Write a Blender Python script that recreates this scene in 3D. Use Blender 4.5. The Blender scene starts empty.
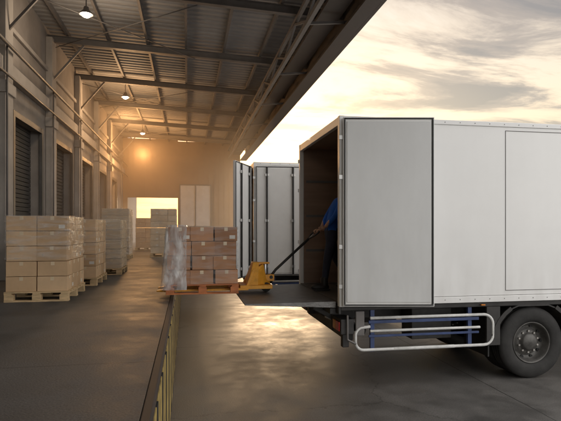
import bpy, bmesh, math, random
from mathutils import Vector, Matrix
from mathutils import noise as mn
random.seed(7)
scene = bpy.context.scene
COL = scene.collection
scene.view_settings.view_transform = 'Standard'
scene.view_settings.look = 'None'
scene.view_settings.exposure = 0

# ------------------------------------------------------------------ materials
def new_mat(name):
    m = bpy.data.materials.new(name); m.use_nodes = True
    nt = m.node_tree
    return m, nt, nt.nodes, nt.links, nt.nodes['Principled BSDF']

def mat(name, col, rough=0.6, metal=0.0, var=0.15, scale=3.0, bump=0.0, bscale=40.0, rvar=0.1, stretch=None, emit=None, es=0, coat=0, grime=None):
    m, nt, N, L, P = new_mat(name)
    tc = N.new('ShaderNodeTexCoord')
    mp = N.new('ShaderNodeMapping')
    if stretch: mp.inputs['Scale'].default_value = stretch
    L.new(tc.outputs['Object'], mp.inputs['Vector'])
    n = N.new('ShaderNodeTexNoise'); n.inputs['Scale'].default_value = scale
    n.inputs['Detail'].default_value = 4; n.inputs['Roughness'].default_value = 0.65
    L.new(mp.outputs[0], n.inputs['Vector'])
    r = N.new('ShaderNodeValToRGB')
    r.color_ramp.elements[0].position = 0.3; r.color_ramp.elements[1].position = 0.7
    r.color_ramp.elements[0].color = tuple(c*(1-var) for c in col)+(1,)
    r.color_ramp.elements[1].color = tuple(min(1, c*(1+var)) for c in col)+(1,)
    L.new(n.outputs['Fac'], r.inputs[0]); out = r.outputs[0]
    if grime:   # light road dirt, heavier towards the sill, in vertical runs
        z0, z1, amt = grime
        sp = N.new('ShaderNodeSeparateXYZ'); L.new(tc.outputs['Object'], sp.inputs[0])
        mr0 = N.new('ShaderNodeMapRange'); mr0.inputs['From Min'].default_value = z0; mr0.inputs['From Max'].default_value = z1
        mr0.inputs['To Min'].default_value = 1; mr0.inputs['To Max'].default_value = 0.12; L.new(sp.outputs['Z'], mr0.inputs[0])
        ms = N.new('ShaderNodeMapping'); ms.inputs['Scale'].default_value = (4, 4, .9); L.new(tc.outputs['Object'], ms.inputs[0])
        ns = N.new('ShaderNodeTexNoise'); ns.inputs['Scale'].default_value = 1.6; ns.inputs['Detail'].default_value = 5; L.new(ms.outputs[0], ns.inputs['Vector'])
        m3 = N.new('ShaderNodeMapRange'); m3.inputs['From Min'].default_value = .35; m3.inputs['From Max'].default_value = .8; m3.inputs['To Max'].default_value = amt
        L.new(ns.outputs['Fac'], m3.inputs[0])
        mu = N.new('ShaderNodeMath'); mu.operation = 'MULTIPLY'; L.new(m3.outputs[0], mu.inputs[0]); L.new(mr0.outputs[0], mu.inputs[1])
        mg = N.new('ShaderNodeMix'); mg.data_type = 'RGBA'; L.new(mu.outputs[0], mg.inputs[0]); L.new(out, mg.inputs[6]); mg.inputs[7].default_value = (.32, .29, .25, 1)
        out = mg.outputs[2]
    L.new(out, P.inputs['Base Color'])
    mr = N.new('ShaderNodeMapRange')
    mr.inputs['To Min'].default_value = max(0.03, rough-rvar); mr.inputs['To Max'].default_value = min(1, rough+rvar)
    L.new(n.outputs['Fac'], mr.inputs[0]); L.new(mr.outputs[0], P.inputs['Roughness'])
    P.inputs['Metallic'].default_value = metal
    if coat: P.inputs['Coat Weight'].default_value = coat
    if bump:
        n2 = N.new('ShaderNodeTexNoise'); n2.inputs['Scale'].default_value = bscale; n2.inputs['Detail'].default_value = 3
        L.new(mp.outputs[0], n2.inputs['Vector'])
        b = N.new('ShaderNodeBump'); b.inputs['Strength'].default_value = bump; b.inputs['Distance'].default_value = 0.01
        L.new(n2.outputs['Fac'], b.inputs['Height']); L.new(b.outputs[0], P.inputs['Normal'])
    if emit:
        P.inputs['Emission Color'].default_value = emit+(1,); P.inputs['Emission Strength'].default_value = es
    return m

def slab_mat(name, col, slab, joint_dark=0.35, rough=0.5, crack=True, off=(0, 0, 0)):
    m, nt, N, L, P = new_mat(name)
    tc = N.new('ShaderNodeTexCoord')
    def noise(s, d=5, ro=0.6):
        n = N.new('ShaderNodeTexNoise'); n.inputs['Scale'].default_value = s
        n.inputs['Detail'].default_value = d; n.inputs['Roughness'].default_value = ro
        L.new(tc.outputs['Object'], n.inputs['Vector']); return n
    big = noise(0.35, 3); mid = noise(2.3, 6, 0.7); fine = noise(70, 2)
    r = N.new('ShaderNodeValToRGB')
    r.color_ramp.elements[0].position = 0.36; r.color_ramp.elements[1].position = 0.66
    r.color_ramp.elements[0].color = tuple(c*0.58 for c in col)+(1,)
    r.color_ramp.elements[1].color = tuple(c*1.42 for c in col)+(1,)
    mx = N.new('ShaderNodeMath'); mx.operation = 'MULTIPLY_ADD'; mx.inputs[1].default_value = 0.5
    L.new(big.outputs['Fac'], mx.inputs[0])
    mm = N.new('ShaderNodeMath'); mm.operation = 'MULTIPLY'; mm.inputs[1].default_value = 0.5
    L.new(mid.outputs['Fac'], mm.inputs[0]); L.new(mm.outputs[0], mx.inputs[2]); L.new(mx.outputs[0], r.inputs[0])
    fr = N.new('ShaderNodeMapRange'); fr.inputs['To Min'].default_value = 0.72; fr.inputs['To Max'].default_value = 1.28
    fr.inputs['From Min'].default_value = 0.3; fr.inputs['From Max'].default_value = 0.7
    L.new(fine.outputs['Fac'], fr.inputs[0])
    c1 = N.new('ShaderNodeMix'); c1.data_type = 'RGBA'; c1.blend_type = 'MULTIPLY'; c1.inputs[0].default_value = 1
    L.new(r.outputs[0], c1.inputs[6]); L.new(fr.outputs[0], c1.inputs[7])
    wob = N.new('ShaderNodeVectorMath'); wob.operation = 'MULTIPLY_ADD'
    L.new(mid.outputs['Color'], wob.inputs[0]); wob.inputs[1].default_value = (0.05, 0.05, 0)
    L.new(tc.outputs['Object'], wob.inputs[2])
    wo2 = N.new('ShaderNodeVectorMath'); wo2.operation = 'ADD'; wo2.inputs[1].default_value = off; L.new(wob.outputs[0], wo2.inputs[0])
    br = N.new('ShaderNodeTexBrick'); br.offset = 0.0; br.inputs['Scale'].default_value = 1
    br.inputs['Brick Width'].default_value = slab[0]; br.inputs['Row Height'].default_value = slab[1]
    br.inputs['Mortar Size'].default_value = 0.010; br.inputs['Mortar Smooth'].default_value = 0.6
    L.new(wo2.outputs[0], br.inputs['Vector'])
    c2 = N.new('ShaderNodeMix'); c2.data_type = 'RGBA'
    L.new(br.outputs['Fac'], c2.inputs[0]); L.new(c1.outputs[2], c2.inputs[6])
    c2.inputs[7].default_value = tuple(c*joint_dark for c in col)+(1,)
    out = c2
    sp = N.new('ShaderNodeTexNoise'); sp.inputs['Scale'].default_value = 1.1; sp.inputs['Detail'].default_value = 3; L.new(wo2.outputs[0], sp.inputs['Vector'])
    so_ = N.new('ShaderNodeMapRange'); so_.inputs['From Min'].default_value = .60; so_.inputs['From Max'].default_value = .70; so_.inputs['To Max'].default_value = .55; L.new(sp.outputs['Fac'], so_.inputs[0])
    c4 = N.new('ShaderNodeMix'); c4.data_type = 'RGBA'; L.new(so_.outputs[0], c4.inputs[0]); L.new(out.outputs[2], c4.inputs[6]); c4.inputs[7].default_value = tuple(c*.4 for c in col)+(1,)
    out = c4
    if crack:
        v = N.new('ShaderNodeTexVoronoi'); v.feature = 'DISTANCE_TO_EDGE'; v.inputs['Scale'].default_value = 0.28
        w2 = N.new('ShaderNodeVectorMath'); w2.operation = 'MULTIPLY_ADD'; w2.inputs[1].default_value = (0.7, 0.7, 0)
        L.new(mid.outputs['Color'], w2.inputs[0]); L.new(tc.outputs['Object'], w2.inputs[2])
        L.new(w2.outputs[0], v.inputs['Vector'])
        lt = N.new('ShaderNodeMapRange'); lt.inputs['From Min'].default_value = 0.0; lt.inputs['From Max'].default_value = 0.005
        lt.inputs['To Min'].default_value = 0.7; lt.inputs['To Max'].default_value = 0
        L.new(v.outputs['Distance'], lt.inputs[0])
        c3 = N.new('ShaderNodeMix'); c3.data_type = 'RGBA'
        L.new(lt.outputs[0], c3.inputs[0]); L.new(out.outputs[2], c3.inputs[6]); c3.inputs[7].default_value = tuple(c*0.3 for c in col)+(1,)
        out = c3
    L.new(out.outputs[2], P.inputs['Base Color'])
    rr = N.new('ShaderNodeMapRange'); rr.inputs['From Min'].default_value = 0.35; rr.inputs['From Max'].default_value = 0.65
    rr.inputs['To Min'].default_value = rough-0.14; rr.inputs['To Max'].default_value = rough+0.16
    L.new(mx.outputs[0], rr.inputs[0]); L.new(rr.outputs[0], P.inputs['Roughness'])
    P.inputs['Specular IOR Level'].default_value = .38
    b = N.new('ShaderNodeBump'); b.inputs['Strength'].default_value = 0.3; b.inputs['Distance'].default_value = 0.006
    L.new(fine.outputs['Fac'], b.inputs['Height']); L.new(b.outputs[0], P.inputs['Normal'])
    return m

M = {}
M['ground'] = slab_mat('yard_concrete', (0.108, 0.103, 0.097), (5.2, 4.3), joint_dark=.22, rough=0.54, off=(1.2, -.6, 0))
M['dockfloor'] = slab_mat('dock_floor_concrete', (0.092, 0.092, 0.092), (6.0, 4.0), joint_dark=0.5, rough=0.52, crack=False)
M['plaster'] = mat('wall_plaster', (0.29, 0.265, 0.245), 0.85, var=0.25, scale=0.9, bump=0.2, bscale=25)
M['pil'] = mat('pilaster_concrete', (0.42, 0.39, 0.36), 0.8, var=0.2, scale=1.2, bump=0.2)
M['endwall'] = mat('end_wall_sheet', (0.24, 0.165, 0.11), 0.8, var=0.2, scale=0.8)
M['ceil'] = mat('ceiling_sheet', (0.30, 0.295, 0.295), 0.65, metal=0.0, var=0.18, scale=0.7)
M['steel'] = mat('painted_steel_beam', (0.15, 0.14, 0.135), 0.55, var=0.2, scale=2)
M['darksteel'] = mat('dark_fascia_steel', (0.055, 0.043, 0.037), 0.6, var=0.25, scale=1.5)
M['shutter'] = mat('roller_shutter', (0.05, 0.046, 0.044), 0.6, var=0.2)
M['frame'] = mat('door_frame_steel', (0.10, 0.095, 0.09), 0.5)
M['yellow'] = mat('worn_yellow_paint', (0.36, 0.26, 0.085), 0.7, var=0.6, scale=6, bump=0.2)
M['rubber'] = mat('rubber', (0.022, 0.021, 0.02), 0.75, var=0.3, scale=8, bump=0.15)
M['dockface'] = mat('dock_face_concrete', (0.2, 0.16, 0.11), 0.85, var=0.3, scale=2)
M['panel'] = mat('grey_painted_panel', (0.5, 0.48, 0.45), 0.5)
M['white'] = mat('truck_white_paint', (0.84, 0.84, 0.83), 0.36, var=0.025, scale=1.0, rvar=0.06, coat=0.2, grime=(1.15, 1.9, .22))
M['doorin'] = mat('door_inner_panel', (0.71, 0.72, 0.72), 0.42, var=0.07, scale=1.6, rvar=0.1, stretch=(1, 1, .35), grime=(1.1, 2.6, .2))
M['doorwhite'] = mat('door_white_panel', (0.82, 0.82, 0.81), 0.4, var=0.05, scale=1.6, grime=(1.1, 2.5, .15))
M['alu'] = mat('aluminium', (0.62, 0.62, 0.62), 0.35, metal=0.85, var=0.08, scale=6)
M['gasket_and_hole'] = mat('black_gasket_and_hole', (0.012, 0.012, 0.012), 0.6)
M['chassis'] = mat('chassis_black', (0.032, 0.03, 0.029), 0.55, var=0.45, scale=6)
M['plywood'] = mat('interior_plywood', (0.26, 0.175, 0.125), 0.6, var=0.25, scale=1.5, stretch=(0.4, 0.4, 4))
M['cargo_floor'] = mat('cargo_floor', (0.09, 0.08, 0.07), 0.6, var=0.3)
M['plate'] = mat('tail_lift_plate', (0.2, 0.195, 0.19), 0.42, metal=0.5, var=0.35, scale=7, bump=0.4, bscale=60)
M['tube'] = mat('guard_tube_white', (0.66, 0.66, 0.64), 0.35, var=0.2, scale=7)
M['bluerail'] = mat('guard_blue', (0.035, 0.06, 0.16), 0.4, var=0.25, scale=6)
M['tire'] = mat('tyre_rubber', (0.026, 0.025, 0.024), 0.8, var=0.45, scale=7, bump=0.2)
M['rim'] = mat('wheel_rim', (0.10, 0.096, 0.09), 0.5, metal=0.3, var=0.4, scale=8)
M['nut'] = mat('wheel_nut', (0.5, 0.48, 0.45), 0.35, metal=0.8)
M['red'] = mat('red_lens', (0.45, 0.02, 0.02), 0.25)
M['orange'] = mat('amber_lens', (0.6, 0.2, 0.02), 0.25)
M['glass'] = mat('cab_glass', (0.02, 0.025, 0.03), 0.08, var=0.02)
M['wood'] = mat('pallet_wood', (0.60, 0.43, 0.24), 0.75, var=0.3, scale=4, stretch=(1, 6, 6), bump=0.2)
M['woodred'] = mat('pallet_wood_orange', (0.50, 0.17, 0.06), 0.65, var=0.35, scale=4, stretch=(1, 6, 6), bump=0.2)
M['tape'] = mat('packing_tape', (0.70, 0.56, 0.38), 0.25, var=0.06)
M['label'] = mat('paper_label', (0.70, 0.66, 0.60), 0.6, var=0.05)
for i, c in enumerate([(0.60, 0.405, 0.235), (0.54, 0.36, 0.205), (0.65, 0.45, 0.27)]):
    M['card%d' % i] = mat('cardboard_tan_%d' % i, c, 0.8, var=0.12, scale=2.5)
for i, c in enumerate([(0.44, 0.225, 0.115), (0.37, 0.185, 0.095), (0.50, 0.26, 0.14)]):
    M['cardb%d' % i] = mat('cardboard_brown_%d' % i, c, 0.75, var=0.15, scale=2.5)
for i, c in enumerate([(0.68, 0.54, 0.38), (0.64, 0.50, 0.35), (0.72, 0.58, 0.42)]):
    M['cardw%d' % i] = mat('cardboard_pale_%d' % i, c, 0.75, var=0.08, scale=2.5)
M['jack'] = mat('jack_yellow', (0.80, 0.36, 0.03), 0.42, var=0.2, scale=8)
M['shirt'] = mat('shirt_blue', (0.02, 0.13, 0.58), 0.85, var=0.2, scale=9, bump=0.3, bscale=30)
M['pants'] = mat('trousers_dark', (0.03, 0.035, 0.06), 0.85, var=0.25, scale=9, bump=0.3, bscale=25)
M['skin'] = mat('skin', (0.50, 0.29, 0.20), 0.5, var=0.06, scale=12)
M['hair'] = mat('hair', (0.012, 0.010, 0.009), 0.6, bump=0.5, bscale=90)
M['eye'] = mat('eye_dark', (0.02, 0.015, 0.01), 0.2)
M['boot'] = mat('boot_leather', (0.02, 0.018, 0.016), 0.5)
M['lamp'] = mat('lamp_lens', (0.9, 0.9, 0.85), 0.4, emit=(1.0, 0.86, 0.66), es=22)

def wrap_mat(name, lo, hi, sc, stretch, rot):
    m, nt, N, L, P = new_mat(name)
    P.inputs['Base Color'].default_value = (0.86, 0.86, 0.86, 1); P.inputs['Roughness'].default_value = 0.2
    tr = N.new('ShaderNodeBsdfTransparent'); mx = N.new('ShaderNodeMixShader')
    tc = N.new('ShaderNodeTexCoord'); mp = N.new('ShaderNodeMapping'); mp.inputs['Rotation'].default_value = rot
    mp.inputs['Scale'].default_value = stretch
    n = N.new('ShaderNodeTexNoise'); n.inputs['Scale'].default_value = sc; n.inputs['Detail'].default_value = 5; n.inputs['Distortion'].default_value = .5
    L.new(tc.outputs['Object'], mp.inputs[0]); L.new(mp.outputs[0], n.inputs['Vector'])
    r = N.new('ShaderNodeMapRange'); r.inputs['From Min'].default_value = 0.40; r.inputs['From Max'].default_value = 0.72
    r.inputs['To Min'].default_value = lo; r.inputs['To Max'].default_value = hi
    L.new(n.outputs['Fac'], r.inputs[0]); L.new(r.outputs[0], mx.inputs[0])
    b = N.new('ShaderNodeBump'); b.inputs['Strength'].default_value = 0.7; b.inputs['Distance'].default_value = 0.03
    L.new(n.outputs['Fac'], b.inputs['Height']); L.new(b.outputs[0], P.inputs['Normal'])
    L.new(tr.outputs[0], mx.inputs[1]); L.new(P.outputs[0], mx.inputs[2])
    L.new(mx.outputs[0], N['Material Output'].inputs['Surface'])
    return m
M['wrap'] = wrap_mat('stretch_wrap', 0.02, 0.36, 3.0, (1.2, 1.2, 6), (.12, .15, 0))
M['wraplight'] = wrap_mat('stretch_wrap_light', 0.01, 0.22, 3.0, (1.2, 1.2, 6), (.12, .2, 0))
M['wrapthick'] = wrap_mat('stretch_wrap_gathered', 0.18, 0.80, 2.6, (4, 4, 1.3), (.25, .55, 0))

# ------------------------------------------------------------------ mesh builder
class MB:
    def __init__(s): s.v = []; s.f = []; s.mi = []; s.sm = []; s.mats = []
    def m(s, k):
        if k not in s.mats: s.mats.append(k)
        return s.mats.index(k)
    def face(s, idx, k, smooth=False): s.f.append(idx); s.mi.append(s.m(k)); s.sm.append(smooth)
    def hexa(s, p, k):
        b = len(s.v); s.v += [tuple(q) for q in p]
        for q in ((0,3,2,1),(4,5,6,7),(0,1,5,4),(1,2,6,5),(2,3,7,6),(3,0,4,7)): s.face([b+i for i in q], k)
    def box(s, x0, x1, y0, y1, z0, z1, k):
        s.hexa([(x0,y0,z0),(x1,y0,z0),(x1,y1,z0),(x0,y1,z0),(x0,y0,z1),(x1,y0,z1),(x1,y1,z1),(x0,y1,z1)], k)
    def beam(s, a, b, w, h, k):
        a = Vector(a); b = Vector(b); d = (b-a).normalized(); up = Vector((0,0,1)) if abs(d.z) < .95 else Vector((1,0,0))
        r = d.cross(up).normalized()*w/2; u = r.cross(d).normalized()*h/2
        s.hexa([a-r-u, a+r-u, b+r-u, b-r-u, a-r+u, a+r+u, b+r+u, b-r+u], k)
    def tube(s, pts, r, k, seg=12, caps=True):
        pts = [Vector(p) for p in pts]; rings = []; prev = None
        for i, p in enumerate(pts):
            if i == 0: d = pts[1]-p
            elif i == len(pts)-1: d = p-pts[i-1]
            else: d = (pts[i+1]-p).normalized()+(p-pts[i-1]).normalized()
            d.normalize()
            if prev is None:
                up = Vector((0,0,1)) if abs(d.z) < .9 else Vector((1,0,0)); a = d.cross(up).normalized()
            else:
                a = (prev-d*prev.dot(d)).normalized()
            prev = a; b2 = d.cross(a); rr = r[i] if isinstance(r, (list, tuple)) else r
            base = len(s.v)
            for j in range(seg):
                t = 2*math.pi*j/seg; s.v.append(tuple(p+a*math.cos(t)*rr+b2*math.sin(t)*rr))
            rings.append(base)
        for i in range(len(rings)-1):
            for j in range(seg):
                s.face([rings[i]+j, rings[i]+(j+1) % seg, rings[i+1]+(j+1) % seg, rings[i+1]+j], k, True)
        if caps:
            s.face([rings[0]+j for j in range(seg)][::-1], k); s.face([rings[-1]+j for j in range(seg)], k)
    def lathe(s, c, prof, k, seg=40, axis='Y', sgn=1):
        rings = []
        for r, h in prof:
            base = len(s.v); rings.append(base)
            for j in range(seg):
                t = 2*math.pi*j/seg
                if axis == 'Y': s.v.append((c[0]+r*math.cos(t), c[1]+h*sgn, c[2]+r*math.sin(t)))
                else: s.v.append((c[0]+r*math.cos(t), c[1]+r*math.sin(t), c[2]+h*sgn))
        for i in range(len(rings)-1):
            for j in range(seg):
                s.face([rings[i]+j, rings[i]+(j+1) % seg, rings[i+1]+(j+1) % seg, rings[i+1]+j], k, True)
    def ell(s, c, r, k, nu=16, nv=10, fn=None):
        base = len(s.v)
        for i in range(nv+1):
            ph = math.pi*i/nv
            for j in range(nu):
                t = 2*math.pi*j/nu
                p = Vector((math.sin(ph)*math.cos(t), math.sin(ph)*math.sin(t), math.cos(ph)))
                q = Vector((p.x*r[0], p.y*r[1], p.z*r[2]))
                if fn: q = fn(p, q)
                s.v.append((c[0]+q.x, c[1]+q.y, c[2]+q.z))
        for i in range(nv):
            for j in range(nu):
                s.face([base+i*nu+j, base+(i+1)*nu+j, base+(i+1)*nu+(j+1) % nu, base+i*nu+(j+1) % nu], k, True)
    def make(s, name, parent=None, bevel=0, segs=2):
        me = bpy.data.meshes.new(name); me.from_pydata(s.v, [], s.f)
        for k in s.mats: me.materials.append(M[k])
        for p, mi, sm in zip(me.polygons, s.mi, s.sm): p.material_index = mi; p.use_smooth = sm
        me.validate(); me.update()
        bm = bmesh.new(); bm.from_mesh(me); bmesh.ops.recalc_face_normals(bm, faces=bm.faces); bm.to_mesh(me); bm.free()
        o = bpy.data.objects.new(name, me); COL.objects.link(o)
        if parent: attach(o, parent)
        if bevel:
            b = o.modifiers.new('bevel', 'BEVEL'); b.width = bevel; b.segments = segs; b.limit_method = 'ANGLE'; b.angle_limit = math.radians(50)
        return o

def attach(o, parent):
    o.parent = parent; o.matrix_parent_inverse = Matrix.Translation(-Vector(parent.location))
def empty(name, loc=(0,0,0)):
    e = bpy.data.objects.new(name, None); e.empty_display_size = .3; e.location = loc; COL.objects.link(e); return e

# ------------------------------------------------------------------ ground
g = MB(); g.v = [(-600,-600,0),(900,-600,0),(900,1200,0),(-600,1200,0)]; g.face([0,1,2,3],'ground'); g.make('ground')

# ------------------------------------------------------------------ warehouse
DZ = 1.10; EX = -0.20; WX = -3.60; Y0 = -14.0; Y1 = 30.0
wh = empty('warehouse', (-3.6, 8, 0))
b = MB()
b.box(-18, EX-0.05, Y0, Y1+8, -0.2, DZ, 'dockfloor')
b.make('dock_platform', wh)
b = MB()
b.box(EX-0.047, EX, Y0, Y1+8, -0.2, DZ-0.08, 'dockface')
b.box(EX-0.047, EX+0.010, Y0, Y1+8, DZ-0.077, DZ+0.003, 'darksteel')
b.make('dock_edge', wh, bevel=0.008)
b = MB()
y = Y0+0.2
while y < Y1:
    b.box(EX+0.003, EX+0.016, y, y+0.50, 0.04, DZ-0.082, 'yellow')
    b.box(EX+0.003, EX+0.020, y+0.52, y+0.62, 0.04, DZ-0.085, 'rubber')
    y += 0.66
b.make('dock_bumpers', wh, bevel=0.004)

doorsY = [-9.05+3.42*i for i in range(12)]; DW = 2.1; DTOP = 4.5; WT = 7.3
b = MB(); py = Y0
for d in doorsY:
    if d+DW > Y1: break
    b.box(WX-0.3, WX, py, d, DZ-.02, WT, 'plaster'); b.box(WX-0.3, WX, d, d+DW, DTOP, WT, 'plaster'); py = d+DW
b.box(WX-0.3, WX, py, Y1+8, DZ-.02, WT, 'plaster')
b.make('dock_wall', wh)
b = MB()
for d in doorsY:
    if d+DW > Y1: break
    c = d-(3.42-DW)/2
    b.box(WX+.002, WX+0.16, c-0.22, c+0.22, DZ, WT-.25, 'pil')
    b.box(WX+.002, WX+0.20, c-0.28, c+0.28, 4.72, 4.95, 'pil')
b.box(WX+.002, WX+0.12, Y0, Y1, 5.12, 5.42, 'pil')
b.box(WX+.002, WX+0.07, Y0, Y1, 6.15, 6.25, 'pil')
b.make('pilasters', wh, bevel=0.012)
b = MB()
for d in doorsY:
    if d+DW > Y1: break
    b.box(WX-0.02, WX+0.05, d-0.07, d+0.05, DZ, DTOP+0.07, 'frame')
    b.box(WX-0.02, WX+0.05, d+DW-0.05, d+DW+0.07, DZ, DTOP+0.07, 'frame')
    b.box(WX-0.02, WX+0.05, d+0.052, d+DW-0.052, DTOP-0.05, DTOP+0.07, 'frame')
    z = DZ+0.01
    while z < DTOP-0.06:
        b.box(WX-0.29, WX-0.22, d+.05, d+DW-.05, z, z+0.085, 'shutter'); z += 0.1
    b.box(WX-0.295, WX-0.28, d+.05, d+DW-.05, DZ, DTOP, 'shutter')
    b.box(WX+.003, WX+0.05, d-0.40, d-0.25, 2.3, 2.62, 'frame')
b.make('roller_shutters', wh)
b = MB()
for z, r in ((5.60, .035), (5.02, .025)):
    b.tube([(WX+.25, Y0, z), (WX+.25, Y1, z)], r, 'steel', 8)
for d in doorsY: b.tube([(WX+.21, d-.95, 1.1), (WX+.21, d-.95, 5.6)], .02, 'steel', 8)
b.make('wall_pipes', wh)

RX = 3.42
def cz(x): return 7.30-(x-WX)*0.045
b = MB(); yy = Y0; prof = []
while yy < Y1+.2:
    prof += [(yy, 0), (yy+.10, 0), (yy+.13, .03), (yy+.22, .03)]; yy += .25
for (py_, dz) in prof:
    b.v.append((WX-.3, py_, cz(WX-.3)+dz)); b.v.append((RX, py_, cz(RX)+dz))
for i in range(len(prof)-1):
    b.face([2*i, 2*i+1, 2*i+3, 2*i+2], 'ceil')
b.box(-18, RX, Y0, Y1+.2, 7.45, 7.6, 'steel')
b.make('canopy_roof_sheet', wh)
b = MB()
x = WX+0.5
while x < RX-.2:
    b.box(x-.03, x+.03, Y0, Y1, cz(x)-.13, cz(x)-.015, 'steel'); x += 1.02
yc = doorsY[0]-(3.42-DW)/2
k = 0
while yc < Y1:
    for (dz0, dz1, hw) in ((-.16,-.14,.06),(-.30,-.16,.010),(-.32,-.30,.06)):
        b.hexa([(WX+.0, yc-hw, cz(WX)+dz0),(RX-.06, yc-hw, cz(RX)+dz0),(RX-.06, yc+hw, cz(RX)+dz0),(WX+.0, yc+hw, cz(WX)+dz0),
                (WX+.0, yc-hw, cz(WX)+dz1),(RX-.06, yc-hw, cz(RX)+dz1),(RX-.06, yc+hw, cz(RX)+dz1),(WX+.0, yc+hw, cz(WX)+dz1)], 'steel')
    b.beam((WX+.05, yc, 5.9), (WX+.9, yc, cz(WX+.9)-.32), .05, .05, 'steel')
    if k % 2 == 0:
        b.tube([(WX+.2, yc, 6.85), (0.2, yc+3.42, 6.77)], .012, 'steel', 6)
        b.tube([(WX+.2, yc+3.42, 6.85), (0.2, yc, 6.77)], .012, 'steel', 6)
    yc += 3.42; k += 1
b.make('roof_beams', wh)
b = MB()
gx = 2.35
b.box(gx-.04, gx+.04, Y0, Y1, 6.14, 6.24, 'steel'); b.box(gx-.04, gx+.04, Y0, Y1, 6.62, 6.70, 'steel')
yc = Y0; s_ = 0
while yc < Y1-1.2:
    a, c = (6.24, 6.62) if s_ % 2 else (6.62, 6.24)
    b.beam((gx, yc, a), (gx, yc+1.14, c), .045, .045, 'steel')
    if s_ % 3 == 0: b.beam((gx, yc, 6.2), (RX-.05, yc, 6.3), .05, .05, 'steel')
    yc += 1.14; s_ += 1
b.make('lattice_girder', wh)
b = MB()
b.box(RX-.05, RX+.02, Y0, Y1+.2, 6.10, 7.62, 'darksteel')
b.box(RX-.35, RX-.052, Y0, Y1+.2, 6.10, 6.16, 'darksteel')
b.box(RX-.80, RX-.352, Y0, Y1+.2, 6.40, 6.46, 'darksteel')
b.box(RX+.022, RX+.16, Y0, Y1+.2, 6.98, 7.15, 'darksteel')
b.make('canopy_fascia', wh)
b = MB()
b.box(WX, -3.35, Y1, Y1+.25, DZ, cz(WX), 'endwall'); b.box(-3.35, -.55, Y1, Y1+.25, 3.85, 7.2, 'endwall')
b.box(-.55, 3.05, Y1, Y1+.25, -.1, 7.1, 'endwall')
yy = -3.3
while yy < 3.0:
    z0 = 3.86 if yy < -.6 else 1.12
    b.box(yy, yy+.05, Y1-.03, Y1-.002, z0, 7.0, 'endwall'); yy += .3
b.make('end_wall', wh)
b = MB()
b.box(-.42, 1.32, Y1-.16, Y1-.04, 2.15, 4.62, 'panel')
for zz in (2.15, 4.56): b.box(-.46, 1.36, Y1-.20, Y1-.162, zz, zz+.07, 'frame')
for xx in (-.46, .42, 1.30): b.box(xx, xx+.06, Y1-.20, Y1-.162, 2.222, 4.558, 'frame')
b.make('service_hatch', wh)
b = MB(); b.box(-18, WX-.301, Y0, Y1+8, DZ-.02, 9.2, 'plaster'); b.box(-18.3, WX-.1, Y0-.2, Y1+8.2, 9.2, 9.5, 'darksteel'); b.make('warehouse_hall', wh)

# ceiling lamps
for i, yv in enumerate((4.2, 11.3, 18.2, 25.0)):
    e = empty('ceiling_lamp', (-2.1, yv, 6.8))
    b = MB(); c = (-2.1, yv, 6.60)
    b.lathe(c, [(.0, .16), (.05, .16), (.06, .10), (.12, .04), (.145, 0), (.135, 0), (.11, .03), (.0, .04)], 'steel', 24, 'Z')
    b.tube([(-2.1, yv, 6.74), (-2.1, yv, 7.1)], .012, 'steel', 6)
    b.make('housing', e)
    b = MB(); b.ell((-2.1, yv, 6.60), (.095, .095, .06), 'lamp', 20, 8); b.make('lens', e)
    ld = bpy.data.lights.new('lamp_and_glow_light', 'POINT'); ld.energy = (32, 55, 160, 520)[i]; ld.color = ((1.0, .84, .68), (1.0, .78, .56), (1, .60, .30), (1, .48, .17))[i]; ld.shadow_soft_size = .3  # two farthest lights boosted and orange to add the warm far-end glow
    lo = bpy.data.objects.new('lamp_and_glow_light', ld); COL.objects.link(lo); lo.location = (-2.1, yv, (6.15, 6.15, 6.0, 5.6)[i]); attach(lo, e)

# ------------------------------------------------------------------ pallets of cartons
def pallet(b, x0, x1, y0, y1, z0, k):
    D = y1-y0
    for yy in (y0, (y0+y1)/2-.05, y1-.10): b.box(x0, x1, yy, yy+.10, z0, z0+.022, k)
    for yy in (y0, (y0+y1)/2-.05, y1-.10):
        for xx in (x0, (x0+x1)/2-.06, x1-.12): b.box(xx+.002, xx+.118, yy+.002, yy+.098, z0+.022, z0+.100, k)
    for xx in (x0, (x0+x1)/2-.05, x1-.10): b.box(xx, xx+.10, y0, y1, z0+.100, z0+.120, k)
    nb = max(5, int(D/.17))
    for i in range(nb):
        yy = y0+i*(D-.10)/(nb-1); b.box(x0, x1, yy, yy+.10, z0+.120, z0+.140, k)

def shell(x0, x1, y0, y1, z0, z1, amp, k, name, parent, taper=0.0, seed=0):
    b = MB(); nz = 14; per = []
    def seg(a, c, n):
        for i in range(n): t = i/n; per.append((a[0]+(c[0]-a[0])*t, a[1]+(c[1]-a[1])*t))
    seg((x0,y0),(x1,y0),12); seg((x1,y0),(x1,y1),14); seg((x1,y1),(x0,y1),12); seg((x0,y1),(x0,y0),14)
    n = len(per); cx = (x0+x1)/2; cy = (y0+y1)/2
    for i in range(nz+1):
        z = z0+(z1-z0)*i/nz
        for (px_, py_) in per:
            d = Vector((px_-cx, py_-cy)).normalized()
            a = abs(mn.noise(Vector((px_*4+seed, py_*4, z*5))))*amp + .004
            sh = taper*(1-i/nz)
            xx = px_+d.x*a - (sh if px_ <= x0+1e-4 else sh*max(0, (cx-px_)/(cx-x0)))
            b.v.append((xx, py_+d.y*a, z))
    for i in range(nz):
        for j in range(n):
            b.face([i*n+j, i*n+(j+1) % n, (i+1)*n+(j+1) % n, (i+1)*n+j], k, True)
    t0 = len(b.v); b.v.append((cx, cy, z1+.012))
    for j in range(n): b.face([nz*n+j, nz*n+(j+1) % n, t0], k, True)
    return b.make(name, parent)

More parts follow.
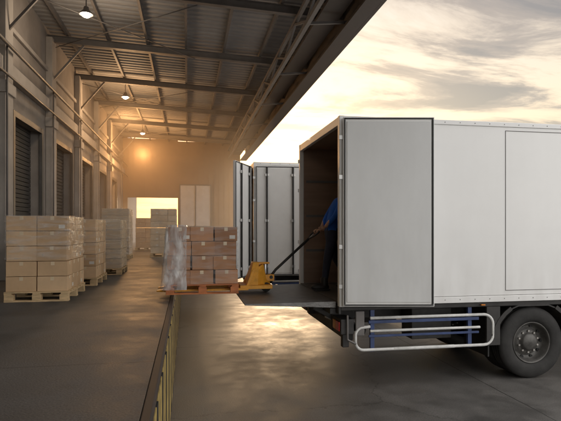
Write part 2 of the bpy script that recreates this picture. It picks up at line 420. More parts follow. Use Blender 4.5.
def load(name, x0, x1, y0, y1, z0, rows, nx, ny, h, ck, pk='wood', seed=1, wrap=(0.0, 1.0), jit=.006, wk='wrap'):
    rnd = random.Random(seed); e = empty(name, ((x0+x1)/2, (y0+y1)/2, z0))
    b = MB(); pallet(b, x0, x1, y0, y1, z0, pk); b.make('wooden_pallet', e, bevel=.003)
    b = MB(); zt = z0+.142; ins = .02
    w = (x1-x0-2*ins)/nx; d = (y1-y0-2*ins)/ny
    for r in range(rows):
        for i in range(nx):
            for j in range(ny):
                if 0 < i < nx-1 and 0 < j < ny-1 and r < rows-1: continue
                jx = rnd.uniform(-jit, jit); jy = rnd.uniform(-jit, jit)
                ax = x0+ins+i*w+.004+jx; ay = y0+ins+j*d+.004+jy; az = zt+r*h
                bx = ax+w-.008; by = ay+d-.008; bz = az+h-.007
                kk = '%s%d' % (ck, rnd.randint(0, 2)); b.box(ax, bx, ay, by, az, bz, kk)
                m_ = (ax+bx)/2; t = .024
                if j == 0:
                    b.box(m_-t, m_+t, ay-.0025, ay-.0005, bz-.055, bz-.004, 'tape')
                    if rnd.random() < .25: b.box(bx-.11, bx-.03, ay-.003, ay-.0005, az+.03, az+.08, 'label')
                if i == nx-1:
                    n_ = (ay+by)/2; b.box(bx+.0005, bx+.0025, n_-t, n_+t, bz-.055, bz-.004, 'tape')
                    if rnd.random() < .25: b.box(bx+.0005, bx+.003, ay+.04, ay+.12, az+.03, az+.08, 'label')
                if r == rows-1: b.box(m_-t, m_+t, ay+.004, by-.004, bz+.0005, bz+.002, 'tape')
    b.make('cartons', e, bevel=.006)
    H = rows*h
    if wrap:
        shell(x0+.012, x1-.012, y0+.012, y1-.012, zt+H*wrap[0], zt+H*wrap[1]+.004, .028, wk, 'stretch_wrap', e, seed=seed)
    return e
load('pallet_of_cartons', -2.45, -1.62, 7.46, 8.64, DZ, 5, 2, 4, .208, 'card', seed=1, wrap=(.42, 1))
load('pallet_of_cartons', -2.36, -1.56, 9.35, 10.5, DZ, 5, 2, 4, .205, 'card', seed=2, wrap=(.3, 1), wk='wraplight')
load('pallet_of_cartons', -2.20, -1.40, 11.45, 12.6, DZ, 5, 2, 4, .21, 'cardw', seed=3)
load('pallet_of_cartons', -2.75, -1.85, 17.2, 18.3, DZ, 7, 2, 4, .215, 'cardw', seed=4)
load('pallet_of_cartons', -1.28, -.36, 18.1, 19.2, DZ, 7, 3, 4, .22, 'cardw', seed=5, wk='wraplight')
load('pallet_of_cartons', -2.3, -1.4, 23.5, 24.6, DZ, 6, 2, 3, .22, 'card', seed=6, wk='wraplight')

FZ = 1.145
e = load('pallet_of_cartons', -.30, .72, 7.28, 8.22, FZ+.03, 4, 3, 3, .203, 'cardb', pk='woodred', seed=11, wrap=(0, 1), jit=.014, wk='wraplight')
shell(-.285, -.02, 7.262, 8.24, FZ+.10, FZ+.03+.142+4*.203+.02, .07, 'wrapthick', 'gathered_film', e, taper=.08, seed=31)

# ------------------------------------------------------------------ hand pallet truck
JY = 7.72; JX = .08
e = empty('hand_pallet_truck', (.95+JX, JY, FZ))
b = MB()
for s in (-1, 1):
    yc = JY+s*.20
    b.box(-.34, .80+JX, yc-.075, yc+.075, FZ+.052, FZ+.085, 'jack')
    b.hexa([(-.44, yc-.04, FZ+.055), (-.342, yc-.075, FZ+.052), (-.342, yc+.075, FZ+.052), (-.44, yc+.04, FZ+.055),
            (-.44, yc-.04, FZ+.068), (-.342, yc-.075, FZ+.085), (-.342, yc+.075, FZ+.085), (-.44, yc+.04, FZ+.068)], 'jack')
    b.hexa([(.76+JX, yc-.07, FZ+.09), (1.12+JX, JY+s*.05-.03, FZ+.09), (1.12+JX, JY+s*.05+.03, FZ+.09), (.76+JX, yc+.07, FZ+.09),
            (.87+JX, JY+s*.13-.03, FZ+.34), (1.05+JX, JY+s*.05-.03, FZ+.42), (1.05+JX, JY+s*.05+.03, FZ+.42), (.87+JX, JY+s*.13+.03, FZ+.34)], 'jack')
b.box(.68+JX, 1.16+JX, JY-.26, JY+.26, FZ+.065, FZ+.12, 'jack')
b.hexa([(.79+JX, JY-.24, FZ+.122), (.95+JX, JY-.24, FZ+.122), (.95+JX, JY+.24, FZ+.122), (.79+JX, JY+.24, FZ+.122),
        (.89+JX, JY-.10, FZ+.45), (.98+JX, JY-.10, FZ+.45), (.98+JX, JY+.10, FZ+.45), (.89+JX, JY+.10, FZ+.45)], 'jack')
b.make('fork_frame', e, bevel=.010)
b = MB()
b.tube([(1.09+JX, JY, FZ+.10), (1.09+JX, JY, FZ+.26)], .075, 'jack', 20); b.tube([(1.09+JX, JY, FZ+.26), (1.09+JX, JY, FZ+.42)], .035, 'alu', 16)
b.box(.96+JX, 1.15+JX, JY-.05, JY+.05, FZ+.42, FZ+.445, 'jack')
b.box(1.02+JX, 1.22+JX, JY-.07, JY+.07, FZ+.16, FZ+.26, 'jack')
b.tube([(1.17+JX, JY-.09, FZ+.22), (1.17+JX, JY+.09, FZ+.22)], .026, 'chassis', 12)
b.make('hydraulic_pump', e, bevel=.005)
b = MB()
for s in (-1, 1):
    b.lathe((1.09+JX, JY+s*.055, FZ+.073), [(0, 0), (.065, 0), (.071, .006), (.071, .044), (.065, .05), (0, .05)], 'rubber', 24, 'Y', s)
    b.lathe((-.22, JY+s*.20-.03, FZ+.045), [(0, 0), (.043, 0), (.043, .06), (0, .06)], 'rubber', 16, 'Y')
b.make('wheels', e)
HX, HZ = 1.985, 2.055
b = MB(); q = HX-1.93
b.tube([(1.17+JX, JY, FZ+.22), (1.25+JX, JY, 1.47), (1.80+q, JY, 1.945)], .021, 'chassis', 12)
b.tube([(x_+q, JY+y_, z_) for x_, y_, z_ in ((1.80, 0, 1.945), (1.815, -.06, 1.958), (1.86, -.15, 1.997), (1.91, -.165, 2.04), (1.93, -.14, 2.055), (1.93, .14, 2.055), (1.91, .165, 2.04), (1.86, .15, 1.997), (1.815, .06, 1.958), (1.80, 0, 1.945))], .013, 'chassis', 10)
b.tube([(1.80+q, JY, 1.945), (1.87+q, JY-.02, 2.02)], .007, 'alu', 8)
b.make('handle', e)

# ------------------------------------------------------------------ trucks
def wheel(b, cx, y, cz_, sgn, dual):
    tp = [(.285, .05), (.30, .02), (.34, .0), (.40, -.006), (.455, .004), (.485, .022), (.5, .05), (.5, .075), (.49, .078), (.49, .088), (.5, .091), (.5, .125), (.49, .128), (.49, .138), (.5, .141), (.5, .175), (.49, .178), (.49, .188), (.5, .191), (.5, .215), (.485, .245), (.40, .27), (.30, .25), (.285, .2)]
    b.lathe((cx, y, cz_), tp, 'tire', 56, 'Y', sgn)
    if dual: b.lathe((cx, y+sgn*.31, cz_), tp, 'tire', 48, 'Y', sgn)
    d = .12 if dual else .03
    b.lathe((cx, y, cz_), [(.287, .06), (.292, .022), (.283, .016), (.272, .03), (.262, .06), (.255, d), (.215, d+.035), (.20, d+.035), (.175, d+.0), (.15, d-.01), (.125, d-.01), (.12, d-.05), (.10, d-.07), (.0, d-.075)], 'rim', 48, 'Y', sgn)
    for i in range(10):
        t = 2*math.pi*i/10
        px_, pz_ = cx+.232*math.cos(t), cz_+.232*math.sin(t)
        b.tube([(px_, y+sgn*(d+.012), pz_), (px_, y+sgn*(d+.03), pz_)], .025, 'gasket_and_hole', 12)  # black plugs stand in for the shade inside the rim's hand holes
        px_, pz_ = cx+.15*math.cos(t+.3), cz_+.15*math.sin(t+.3)
        b.tube([(px_, y+sgn*(d-.035), pz_), (px_, y+sgn*(d+.0), pz_)], .014, 'nut', 6)

def leaf(b, hx, hy, ex, ey, z0, z1, side, bars):
    h = Vector((hx, hy, 0)); t = Vector((ex, ey, 0))-h; Lw = t.length; t.normalize(); nrm = Vector((t.y, -t.x, 0))*side
    def bx(u0, u1, n0, n1, a, c, k):
        P = []
        for z in (a, c):
            for (u, n) in ((u0, n0), (u1, n0), (u1, n1), (u0, n1)):
                q = h+t*u+nrm*n; P.append((q.x, q.y, z))
        b.hexa(P, k)
    bx(0, Lw, -.045, 0, z0, z1, 'white')
    g = .016
    bx(.012, Lw-.012, .001, .012, z0+.012, z0+.012+g, 'gasket_and_hole'); bx(.012, Lw-.012, .001, .012, z1-.012-g, z1-.012, 'gasket_and_hole')
    bx(.012, .012+g, .001, .012, z0+.03, z1-.03, 'gasket_and_hole'); bx(Lw-.012-g*1.4, Lw-.012, .001, .012, z0+.03, z1-.03, 'gasket_and_hole')
    bx(.045, Lw-.05, .001, .009, z0+.055, z1-.055, 'doorwhite' if bars else 'doorin')
    for zz in (z0+.25, (z0+z1)/2-.45, (z0+z1)/2+.45, z1-.25): bx(-.05, .08, -.06, -.046, zz-.03, zz+.03, 'alu')
    if bars:
        for u in (Lw*.22, Lw*.72):
            p0 = h+t*u+nrm*.035; b.tube([(p0.x, p0.y, z0+.02), (p0.x, p0.y, z1-.02)], .02, 'chassis', 8)
            for zz in (z0+.2, (z0+z1)/2, z1-.2): bx(u-.04, u+.04, .012, .05, zz-.03, zz+.03, 'alu')

def truck(ox, oy, main):
    e = empty('box_truck', (ox+4, oy+1.2, 0))
    X0 = ox; X1 = ox+6.9; YA = oy; YB = oy+2.4; Z0 = 1.13; Z1 = 3.55; T = .055
    b = MB()
    b.box(X0+.05, X1, YA, YA+T-.012, Z0+.06, Z1-.05, 'white'); b.box(X0+.05, X1, YB-T+.012, YB, Z0+.06, Z1-.05, 'white')
    b.box(X0+.05, X1-.0, YA+.05, YB-.05, Z1-.045, Z1-.004, 'white'); b.box(X1-.06, X1-.003, YA+.05, YB-.05, Z0+.05, Z1-.05, 'white')
    b.make('cargo_box', e, bevel=.004)
    b = MB()
    b.box(X0+.06, X1-.07, YA+T-.010, YA+T, Z0+.02, Z1-.06, 'plywood'); b.box(X0+.06, X1-.07, YB-T, YB-T+.010, Z0+.02, Z1-.06, 'plywood')
    b.box(X0+.0, X1-.07, YA+.045, YB-.045, Z0-.03, Z0+.018, 'cargo_floor'); b.box(X1-.08, X1-.062, YA+T, YB-T, Z0+.02, Z1-.06, 'plywood')
    b.box(X0+.06, X1-.08, YA+T, YB-T, Z1-.06, Z1-.047, 'plywood')
    for zz in (1.7, 2.3, 2.9):
        b.box(X0+.1, X1-.1, YB-T-.012, YB-T-.001, zz, zz+.04, 'steel'); b.box(X0+.1, X1-.1, YA+T+.001, YA+T+.012, zz, zz+.04, 'steel')
    b.make('cargo_lining', e)
    b = MB()
    for (ya, yb) in ((YA-.012, YA+.05), (YB-.05, YB+.012)):
        b.box(X0, X1+.01, ya, yb, Z1-.052, Z1+.012, 'white'); b.box(X0, X1+.01, ya, yb, Z0-.03, Z0+.055, 'white')
        b.box(X0-.012, X0+.055, ya-.002, yb+.02 if ya < YA else yb+.002, Z0-.04, Z1+.015, 'white')
        b.box(X1-.05, X1+.015, ya-.003, yb+.003, Z0-.03, Z1+.014, 'white')
    b.box(X0-.010, X0+.05, YA+.07, YB-.07, Z1-.10, Z1+.008, 'white')
    b.box(X0-.014, X0+.02, YA+.02, YB-.02, Z0-.14, Z0-.035, 'chassis')
    b.make('body_frame', e, bevel=.006)
    b = MB()
    yb = YA-.004
    dx0 = ox+2.36; dx1 = dx0+1.15
    for (a, c) in ((dx0, dx0+.009), (dx1, dx1+.009)): b.box(a, c, yb, yb+.003, Z0+.12, Z1-.10, 'steel')
    b.box(dx0+.009, dx1, yb, yb+.003, Z0+.12, Z0+.128, 'steel'); b.box(dx0+.009, dx1, yb, yb+.003, Z1-.108, Z1-.10, 'steel')
    b.box(X0+1.24, X0+1.247, yb+.001, yb+.0035, Z0+.06, Z1-.055, 'panel')
    for x in (X0+4.9, X0+6.0): b.box(x, x+.006, yb+.001, yb+.0035, Z0+.06, Z1-.055, 'panel')
    x = X0+.14
    while x < X1-.1:
        b.tube([(x, YA-.016, Z0+.014), (x, YA-.010, Z0+.014)], .006, 'steel', 8)
        b.tube([(x, YA-.016, Z1-.02), (x, YA-.010, Z1-.02)], .006, 'steel', 8)
        x += .22
    b.make('side_seams', e)
    b = MB()
    for (ya, yb2) in ((oy+.74, oy+.82), (oy+1.58, oy+1.66)):
        b.box(X0+.35, X1+2.2, ya, yb2, .80, 1.03, 'chassis')
    x = X0+.2
    while x < X1-.1:
        b.box(x, x+.06, YA+.06, YB-.06, 1.035, 1.095, 'chassis'); x += .55
    b.box(X0+.02, X1, YA+.03, YA+.09, 1.03, 1.097, 'chassis')
    b.tube([(ox+2.82, oy+.2, .5), (ox+2.82, oy+2.2, .5)], .07, 'chassis', 14); b.ell((ox+2.82, oy+1.2, .5), (.2, .2, .2), 'chassis')
    b.tube([(ox+3.0, oy+1.2, .55), (ox+6.6, oy+1.2, .75)], .045, 'chassis', 10)
    for s in (.6, 1.8):
        pts = [(ox+2.82+t*.62, oy+s, .58+.22*t*t) for t in (-1, -.6, -.3, 0, .3, .6, 1)]
        for i in range(6): b.beam(pts[i], pts[i+1], .07, .06, 'chassis')
    b.box(ox+3.7, ox+4.7, oy+.12, oy+.60, .48, .92, 'chassis')
    b.box(ox+1.15, ox+1.75, oy+.35, oy+.70, .55, .98, 'chassis')
    b.box(ox+.9, ox+1.5, oy+1.7, oy+2.15, .55, .98, 'chassis')
    b.make('chassis', e, bevel=.01)
    b = MB()
    wheel(b, ox+2.82, oy+.05, .5, 1, True); wheel(b, ox+2.82, oy+2.35, .5, -1, True)
    wheel(b, ox+7.55, oy+.08, .5, 1, False); wheel(b, ox+7.55, oy+2.32, .5, -1, False)
    b.make('wheels', e)
    b = MB()
    for (ya, yb2) in ((oy+.03, oy+.66), (oy+1.74, oy+2.37)):
        n = 14; R = .575
        for i in range(n):
            a0 = math.radians(12+156*i/n); a1 = math.radians(12+156*(i+1)/n)
            P = []
            for rr in (R, R+.018):
                for a, yv in ((a0, ya), (a1, ya), (a1, yb2), (a0, yb2)):
                    zc = min(.5+rr*math.sin(a), 1.02+rr-.575); P.append((ox+2.82+rr*math.cos(a)*1.06, yv, zc))
            b.hexa(P, 'chassis')
            P = []
            for rr in (R-.005, R+.05):
                for a, yv in ((a0, ya-.012), (a1, ya-.012), (a1, ya+.006), (a0, ya+.006)):
                    P.append((ox+2.82+rr*math.cos(a)*1.06, yv, min(.5+rr*math.sin(a), 1.025)))
            if i in (0, 1, 2, 3, 10, 11, 12, 13): b.hexa(P, 'chassis')
        b.box(ox+2.13, ox+2.15, ya+.02, yb2, .34, 1.0, 'rubber'); b.box(ox+3.48, ox+3.50, ya+.02, yb2, .34, 1.0, 'rubber')
        b.box(ox+2.10, ox+2.30, ya-.005, ya+.03, .50, 1.03, 'chassis')
    b.make('mudguards', e)
    b = MB(); y = oy+.035
    def arc(cx, cz2, r, a0, a1, n=6): return [(cx+r*math.cos(math.radians(a0+(a1-a0)*i/n)), y, cz2+r*math.sin(math.radians(a0+(a1-a0)*i/n))) for i in range(n+1)]
    lp = [(ox+.42, y, .925)] + arc(ox+2.06, .79, .135, 90, 0) + arc(ox+2.06, .645, .135, 0, -90)
    lp += arc(ox+.33, .62, .11, 270, 180) + arc(ox+.33, .70, .11, 180, 110) + [(ox+.42, y, .815)]
    b.tube(lp, .0205, 'tube', 12)
    b.tube([(ox+.42, y, .755), (ox+2.0, y, .755)], .018, 'tube', 10)
    b.tube([(ox+.75, y, .51), (ox+1.62, y, .51)], .023, 'tube', 10)
    b.box(ox+.40, ox+1.98, y-.012, y+.012, .855, .895, 'bluerail'); b.box(ox+.40, ox+1.98, y-.012, y+.012, .675, .705, 'bluerail')
    for x in (ox+.46, ox+1.86): b.box(x-.028, x+.028, y+.016, y+.06, .48, 1.10, 'bluerail')
    b.make('side_guard', e, bevel=.003)
    b = MB()
    b.box(X0+.12, X0+.22, YA+.12, YB-.12, .62, .76, 'chassis')
    for yy in (oy+.45, oy+1.80):
        b.box(X0+.02, X0+.34, yy, yy+.14, .70, 1.02, 'chassis')
        b.beam((X0+.36, yy+.07, .72), (X0-.22, yy+.07, 1.04), .07, .11, 'chassis')
        b.tube([(X0+.5, yy+.07, .66), (X0-.05, yy+.07, .90)], .035, 'alu', 12)
        b.tube([(X0+.52, yy+.07, .65), (X0+.2, yy+.07, .79)], .05, 'chassis', 12)
    b.tube([(X0+.38, YA+.3, .72), (X0+.38, YB-.3, .72)], .05, 'chassis', 14)
    b.box(X0+.02, X0+.20, YA+.03, YA+.40, .72, .92, 'chassis'); b.box(X0+.02, X0+.20, YB-.40, YB-.03, .72, .92, 'chassis')
    b.box(X0+.05, X0+.14, YA+.05, YA+.14, .55, .72, 'chassis')
    b.box(X0+.22, X0+.34, YA+.02, YA+.05, .70, 1.02, 'steel'); b.tube([(X0+.10, YA+.0, .98), (X0+.10, YA+.0, .66), (X0+.22, YA+.0, .60)], .014, 'steel', 8)
    b.make('lift_mechanism', e, bevel=.01)
    b = MB()
    for yy in (YA+.06, YB-.36):
        b.box(X0+.002, X0+.018, yy, yy+.16, .76, .88, 'red'); b.box(X0+.002, X0+.018, yy+.17, yy+.29, .76, .88, 'orange')
    for x in (X0+2.0, X0+4.3): b.box(x, x+.06, YA-.006, YA+.028, 1.052, 1.070, 'orange')
    b.make('lamps', e, bevel=.004)
    if main:
        b = MB()
        b.hexa([(X0-1.22, YA+.15, 1.118), (X0-.02, YA+.12, 1.06), (X0-.02, YB-.12, 1.06), (X0-1.22, YB-.15, 1.118),
                (X0-1.22, YA+.15, 1.135), (X0-.02, YA+.12, 1.143), (X0-.02, YB-.12, 1.143), (X0-1.22, YB-.15, 1.135)], 'plate')
        b.box(X0-.10, X0-.02, YA+.121, YB-.121, .98, 1.055, 'chassis')
        b.make('tail_lift_plate', e, bevel=.004)
    b = MB()
    if main:
        leaf(b, X0+.02, oy-.075, X0+1.17, oy-.28, 1.105, 3.53, 1, False)
        leaf(b, X0+.02, YB+.075, X0+1.18, YB+.10, 1.105, 3.53, -1, False)
    else:
        leaf(b, X0+.02, oy-.075, X0+1.17, oy-.16, 1.07, 3.47, 1, True)
        leaf(b, X0-.05, oy+.03, X0-.50, oy-.93, 1.07, 3.47, -1, True)
        leaf(b, X0+.02, YB+.075, X0+1.18, YB+.10, 1.105, 3.5, -1, False)
    b.make('rear_doors', e, bevel=.006)
    b = MB(); c0 = X1+.18
    prof = [(c0, .55), (c0+1.95, .50), (c0+2.05, .75), (c0+2.03, 1.45), (c0+1.70, 2.55), (c0+1.45, 2.72), (c0, 2.78)]
    n = len(prof); ya, yb2 = oy+.10, oy+2.30
    st = len(b.v)
    for (x, z) in prof: b.v.append((x, ya+.03*max(0, z-1.4), z))
    for (x, z) in prof: b.v.append((x, yb2-.03*max(0, z-1.4), z))
    b.face([st+i for i in range(n)], 'white'); b.face([st+n+i for i in range(n)][::-1], 'white')
    for i in range(n): b.face([st+i, st+(i+1) % n, st+n+(i+1) % n, st+n+i], 'white')
    b.make('cab', e, bevel=.05, segs=3)
    b = MB()
    for yy, s in ((ya, -1), (yb2, 1)):
        P = [(c0+.75, 1.55), (c0+1.78, 1.55), (c0+1.55, 2.4), (c0+.75, 2.45)]
        b.hexa([(p[0], yy+s*.006-s*.03*max(0, p[1]-1.4), p[1]) for p in P]+[(p[0], yy-s*.02-s*.03*max(0, p[1]-1.4), p[1]) for p in P], 'glass')
        b.lathe((ox+7.55, yy+s*.006, .5), [(0, 0), (.60, 0), (.60, .02)], 'chassis', 40, 'Y', -s)
        b.box(c0+1.9, c0+2.0, yy+s*.12-.05, yy+s*.12+.05, 1.6, 2.1, 'chassis')
    b.hexa([(c0+2.03, ya+.12, 1.5), (c0+2.045, ya+.12, 1.5), (c0+2.045, yb2-.12, 1.5), (c0+2.03, yb2-.12, 1.5),
            (c0+1.74, ya+.16, 2.45), (c0+1.76, ya+.16, 2.45), (c0+1.76, yb2-.16, 2.45), (c0+1.74, yb2-.16, 2.45)], 'glass')
    b.box(c0+1.95, c0+2.12, ya+.02, yb2-.02, .42, .72, 'chassis')
    b.make('cab_trim', e)
    return e
truck(1.94, 6.35, True)
truck(1.44, 11.15, False)

# ------------------------------------------------------------------ worker
def skinned(nodes, edges, root=0, sub=2):
    me = bpy.data.meshes.new('tmp'); me.from_pydata([n[0] for n in nodes], edges, []); o = bpy.data.objects.new('tmp', me); COL.objects.link(o)
    sk = o.modifiers.new('s', 'SKIN'); sk.use_smooth_shade = True; sk.branch_smoothing = 0.6
    for i, n in enumerate(nodes):
        r = n[1] if isinstance(n[1], tuple) else (n[1], n[1])
        me.skin_vertices[0].data[i].radius = r; me.skin_vertices[0].data[i].use_root = (i == root)
    ss = o.modifiers.new('u', 'SUBSURF'); ss.levels = sub; ss.render_levels = sub
    dg = bpy.context.evaluated_depsgraph_get(); dg.update()
    out = bpy.data.meshes.new_from_object(o.evaluated_get(dg)); bpy.data.objects.remove(o)
    return out
def add_mesh(name, me, parent, mats, fn=None):
    me.materials.clear()
    for k in mats: me.materials.append(M[k])
    for p in me.polygons:
        p.use_smooth = True; p.material_index = fn(p.center) if fn else 0
    o = bpy.data.objects.new(name, me); COL.objects.link(o); attach(o, parent); return o
PY = JY; w = empty('warehouse_worker', (2.31, PY, FZ+.01))
fl = FZ+.01
nodes = [((2.21, PY, 2.06), (.13, .16)), ((2.24, PY, 2.25), (.12, .15)), ((2.32, PY, 2.43), (.13, .17)), ((2.41, PY, 2.585), (.075, .09)), ((2.455, PY, 2.69), .052),
  ((2.38, PY-.19, 2.545), .075), ((2.21, PY-.24, 2.28), .054), ((2.085, PY-.09, 2.115), .029),
  ((2.38, PY+.19, 2.545), .075), ((2.21, PY+.24, 2.28), .054), ((2.085, PY+.09, 2.115), .029),
  ((2.21, PY-.09, 1.97), .10), ((2.12, PY-.12, 1.63), .070), ((2.07, PY-.12, 1.26), .050),
  ((2.21, PY+.09, 1.97), .10), ((2.33, PY+.11, 1.62), .070), ((2.54, PY+.11, 1.27), .050)]
edges = [(0,1),(1,2),(2,3),(3,4),(2,5),(5,6),(6,7),(2,8),(8,9),(9,10),(0,11),(11,12),(12,13),(0,14),(14,15),(15,16)]
def fn(c):
    if c.z > 2.655: return 2
    if abs(c.y-PY) > .06 and c.x < 2.16 and 2.08 < c.z < 2.25 and c.x < 2.115+.14*max(0, abs(c.y-PY)-.12): return 2
    return 1 if c.z < 2.09 else 0
add_mesh('body', skinned(nodes, edges), w, ['shirt', 'pants', 'skin'], fn)
b = MB()
for cx, cy in ((2.02, PY-.12), (2.49, PY+.11)):
    def sf(p, q): return Vector((q.x*(1-.12*p.x), q.y*(1+.15*max(0, -p.x)), max(q.z, -.045)))
    b.ell((cx, cy, fl+.047), (.145, .05, .065), 'boot', 20, 12, sf); b.box(cx-.13, cx+.13, cy-.048, cy+.048, fl, fl+.02, 'boot')
b.lathe((2.07, PY-.12, fl), [(.055, .07), (.058, .16), (.05, .20)], 'boot', 16, 'Z'); b.lathe((2.54, PY+.11, fl), [(.055, .07), (.058, .16), (.05, .20)], 'boot', 16, 'Z')
b.make('boots', w)
b = MB(); b.lathe((2.445, PY, 2.63), [(.075, -.02), (.072, .03), (.062, .035)], 'shirt', 20, 'Z'); b.make('collar', w)
b = MB(); hc = Vector((2.45, PY, 2.80))
def hf(p, q):
    z = p.z; jaw = 1-.28*max(0, -z)**1.3
    x = q.x*(jaw if p.x > 0 else 1-.12*max(0, -z)); y_ = q.y*jaw
    if p.x < 0: x -= .012*max(0, 1-abs(z+.75)*3)
    if p.x < -.8 and -.38 < z < .12: x -= .018*(1-abs(p.y)*3) if abs(p.y) < .33 else 0
    if p.x < -.6 and .0 < z < .28 and .2 < abs(p.y) < .6: x += .008
    return Vector((x, y_, q.z))
b.ell(hc, (.098, .076, .122), 'skin', 40, 28, hf)
for s in (-1, 1):
    b.ell(hc+Vector((.01, s*.077, -.005)), (.018, .010, .032), 'skin', 10, 8)
    b.ell(hc+Vector((-.082, s*.031, .012)), (.010, .013, .007), 'label', 10, 8); b.ell(hc+Vector((-.0905, s*.031, .012)), (.004, .006, .006), 'eye', 8, 6)
    b.ell(hc+Vector((-.088, s*.031, .032)), (.008, .02, .004), 'hair', 8, 6)
b.ell(hc+Vector((-.108, 0, -.018)), (.016, .013, .02), 'skin', 10, 8)
b.ell(hc+Vector((-.090, 0, -.058)), (.010, .025, .006), 'cardb0', 10, 6)
b.make('head', w)
b = MB()
def hr(p, q):
    if p.z < .25 and p.x < .1: q = q*.86
    if p.x < -.55 and p.z < .6: q = q*.86
    if p.z < -.35: q = q*.8
    return q
b.ell(hc+Vector((.008, 0, .010)), (.106, .084, .122), 'hair', 32, 20, hr); b.make('hair', w)
def hand(yc, s, name):
    me_all = bmesh.new()
    def addn(nodes, sub=2):
        me = skinned(nodes, [(i, i+1) for i in range(len(nodes)-1)], 0, sub); me_all.from_mesh(me)
    wr = Vector((2.09, PY+s*.09, 2.12)); kn = Vector((HX+.045, yc, HZ+.034))
    addn([(wr, .026), (wr.lerp(kn, .45), (.022, .034)), (kn+Vector((.006, 0, -.004)), (.016, .040))])
    for i, (o_, ln) in enumerate(((-.033, .92), (-.011, 1.05), (.011, 1.0), (.033, .82))):
        y_ = yc+o_
        addn([((HX+.05, y_, HZ+.030), .0095), ((HX+.008, y_, HZ+.030*1.02), .0092), ((HX-.024, y_, HZ+.012), .0088), ((HX-.022*ln, y_, HZ-.016*ln), .0082), ((HX-.002, y_+.001, HZ-.024*ln), .0075)])
    yt = yc-s*.045
    addn([((HX+.075, yc-s*.02, HZ+.035), .012), ((HX+.045, yt, HZ+.008), .0115), ((HX+.018, yt, HZ-.018), .010), ((HX-.008, yt+s*.010, HZ-.030), .0085)])
    me = bpy.data.meshes.new(name); me_all.to_mesh(me); me_all.free(); add_mesh(name, me, w, ['skin'])
hand(PY-.085, -1, 'left_hand'); hand(PY+.085, 1, 'right_hand')

# ------------------------------------------------------------------ distant yard wall
b = MB(); b.box(3.5, 160, 95, 95.3, 0, 2.6, 'pil')
for i in range(40): b.box(3.5+i*4, 3.8+i*4, 94.9, 94.998, 0, 2.75, 'pil')
b.make('boundary_wall')

# ------------------------------------------------------------------ haze volume added under the canopy for the warm far-end glow
hz = bpy.data.materials.new('glow_haze'); hz.use_nodes = True; nt = hz.node_tree; nt.nodes.clear()
vo = nt.nodes.new('ShaderNodeVolumeScatter'); vo.inputs['Density'].default_value = 0.040; vo.inputs['Anisotropy'].default_value = 0.5; vo.inputs['Color'].default_value = (1, .82, .62, 1)
om = nt.nodes.new('ShaderNodeOutputMaterial'); nt.links.new(vo.outputs[0], om.inputs['Volume'])
M['haze'] = hz
b = MB(); b.box(WX+.22, 2.2, 12.8, 29.7, DZ+.02, 6.1, 'haze'); b.make('glow_haze')

# ------------------------------------------------------------------ light
AZ = math.radians(9); EL = math.radians(8)
sd = bpy.data.lights.new('sun', 'SUN'); sd.energy = 1.5; sd.angle = math.radians(12); sd.color = (1.0, 0.70, 0.42)
so = bpy.data.objects.new('sun', sd); COL.objects.link(so)
dirv = Vector((math.sin(AZ)*math.cos(EL), math.cos(AZ)*math.cos(EL), math.sin(EL)))
so.rotation_euler = dirv.to_track_quat('Z', 'Y').to_euler(); so.location = (0, 40, 20)

W = bpy.data.worlds.new('World'); scene.world = W; W.use_nodes = True
N = W.node_tree.nodes; L = W.node_tree.links; BG = N['Background']
sky = N.new('ShaderNodeTexSky'); sky.sky_type = 'NISHITA'; sky.sun_disc = False; sky.sun_elevation = EL; sky.sun_rotation = AZ
sk_s = N.new('ShaderNodeVectorMath'); sk_s.operation = 'SCALE'; sk_s.inputs[3].default_value = 0.05; L.new(sky.outputs[0], sk_s.inputs[0])
tc = N.new('ShaderNodeTexCoord'); sep = N.new('ShaderNodeSeparateXYZ'); L.new(tc.outputs['Generated'], sep.inputs[0])
def math_(op, a, b_=None, c=None, clamp=False):
    n = N.new('ShaderNodeMath'); n.operation = op; n.use_clamp = clamp
    for i, v in enumerate((a, b_, c)):
        if v is None: continue
        if isinstance(v, (int, float)): n.inputs[i].default_value = v
        else: L.new(v, n.inputs[i])
    return n.outputs[0]
zz = math_('MAXIMUM', sep.outputs['Z'], 0.0); den = math_('ADD', zz, 0.12)
cmb = N.new('ShaderNodeCombineXYZ'); L.new(math_('DIVIDE', sep.outputs['X'], den), cmb.inputs[0]); L.new(math_('DIVIDE', sep.outputs['Y'], den), cmb.inputs[1])
n1 = N.new('ShaderNodeTexNoise'); n1.inputs['Scale'].default_value = 1.9; n1.inputs['Detail'].default_value = 9; n1.inputs['Roughness'].default_value = .62; n1.inputs['Distortion'].default_value = .5
mp = N.new('ShaderNodeMapping'); mp.inputs['Location'].default_value = (5.4, 0.35, 0); mp.inputs['Scale'].default_value = (.6, 1.3, 1)
L.new(cmb.outputs[0], mp.inputs[0]); L.new(mp.outputs[0], n1.inputs['Vector'])
gr = N.new('ShaderNodeValToRGB'); L.new(zz, gr.inputs[0]); cr = gr.color_ramp
cr.elements[0].position = 0; cr.elements[0].color = (.92, .55, .24, 1); cr.elements[1].position = 1; cr.elements[1].color = (.72, .76, .82, 1)
for p, c in ((.10, (.93, .65, .36, 1)), (.25, (.87, .70, .49, 1)), (.45, (.70, .63, .55, 1))):
    el = cr.elements.new(p); el.color = c
cl = N.new('ShaderNodeValToRGB'); L.new(n1.outputs['Fac'], cl.inputs[0]); cr = cl.color_ramp
cr.elements[0].position = .44; cr.elements[0].color = (0, 0, 0, 1); cr.elements[1].position = .56; cr.elements[1].color = (1, 1, 1, 1)
cc = N.new('ShaderNodeValToRGB'); L.new(n1.outputs['Fac'], cc.inputs[0]); cr = cc.color_ramp
cr.elements[0].position = .44; cr.elements[0].color = (.80, .56, .35, 1); cr.elements[1].position = .64; cr.elements[1].color = (.17, .135, .12, 1)
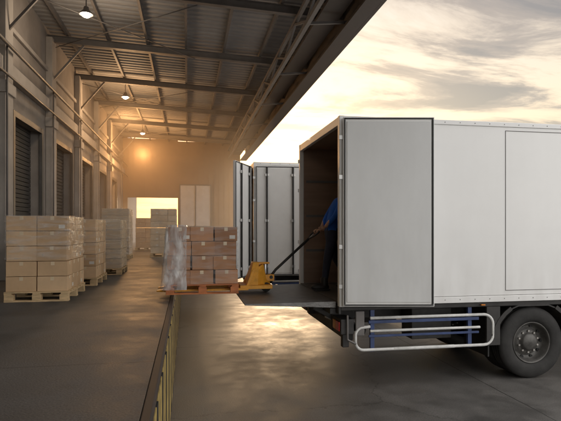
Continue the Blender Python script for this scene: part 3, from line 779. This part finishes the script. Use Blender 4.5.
el = cr.elements.new(.54); el.color = (.36, .27, .205, 1)
mix = N.new('ShaderNodeMix'); mix.data_type = 'RGBA'
L.new(math_('MULTIPLY', cl.outputs[0], .92), mix.inputs[0]); L.new(gr.outputs[0], mix.inputs[6]); L.new(cc.outputs[0], mix.inputs[7])
dt = N.new('ShaderNodeVectorMath'); dt.operation = 'DOT_PRODUCT'; L.new(tc.outputs['Generated'], dt.inputs[0]); dt.inputs[1].default_value = (.28, .96, 0)
fall = N.new('ShaderNodeMapRange'); L.new(dt.outputs['Value'], fall.inputs[0]); fall.inputs['From Min'].default_value = -.1; fall.inputs['From Max'].default_value = .7; fall.inputs['To Min'].default_value = 1; fall.inputs['To Max'].default_value = 0
fall.interpolation_type = 'SMOOTHSTEP'
m2 = N.new('ShaderNodeMix'); m2.data_type = 'RGBA'; L.new(fall.outputs[0], m2.inputs[0]); L.new(mix.outputs[2], m2.inputs[6])
bk = N.new('ShaderNodeMix'); bk.data_type = 'RGBA'; L.new(cl.outputs[0], bk.inputs[0]); bk.inputs[6].default_value = (2.15, 2.05, 1.96, 1); bk.inputs[7].default_value = (1.55, 1.49, 1.44, 1)
L.new(bk.outputs[2], m2.inputs[7])
ad = N.new('ShaderNodeVectorMath'); ad.operation = 'ADD'; L.new(m2.outputs[2], ad.inputs[0]); L.new(sk_s.outputs[0], ad.inputs[1])
dg2 = N.new('ShaderNodeVectorMath'); dg2.operation = 'DOT_PRODUCT'; L.new(tc.outputs['Generated'], dg2.inputs[0]); dg2.inputs[1].default_value = (math.sin(math.radians(-2))*.998, math.cos(math.radians(-2))*.998, .05)
gl = math_('POWER', math_('MAXIMUM', dg2.outputs['Value'], 0.0), 60.0)
gc = N.new('ShaderNodeVectorMath'); gc.operation = 'SCALE'; gc.inputs[0].default_value = (3.2, 1.0, .18); L.new(gl, gc.inputs[3])
ad2 = N.new('ShaderNodeVectorMath'); ad2.operation = 'ADD'; L.new(ad.outputs[0], ad2.inputs[0]); L.new(gc.outputs[0], ad2.inputs[1])
L.new(ad2.outputs[0], BG.inputs['Color']); BG.inputs['Strength'].default_value = 1.0

# ------------------------------------------------------------------ camera
cd = bpy.data.cameras.new('camera'); cd.sensor_width = 36; cd.lens = 510/561*36; cd.shift_y = 17.5/561; cd.clip_end = 3000; cd.clip_start = .05
co = bpy.data.objects.new('camera', cd); COL.objects.link(co); co.location = (0, 0, 2.11)
co.rotation_euler = (math.radians(90), 0, math.radians(-10.33)); scene.camera = co
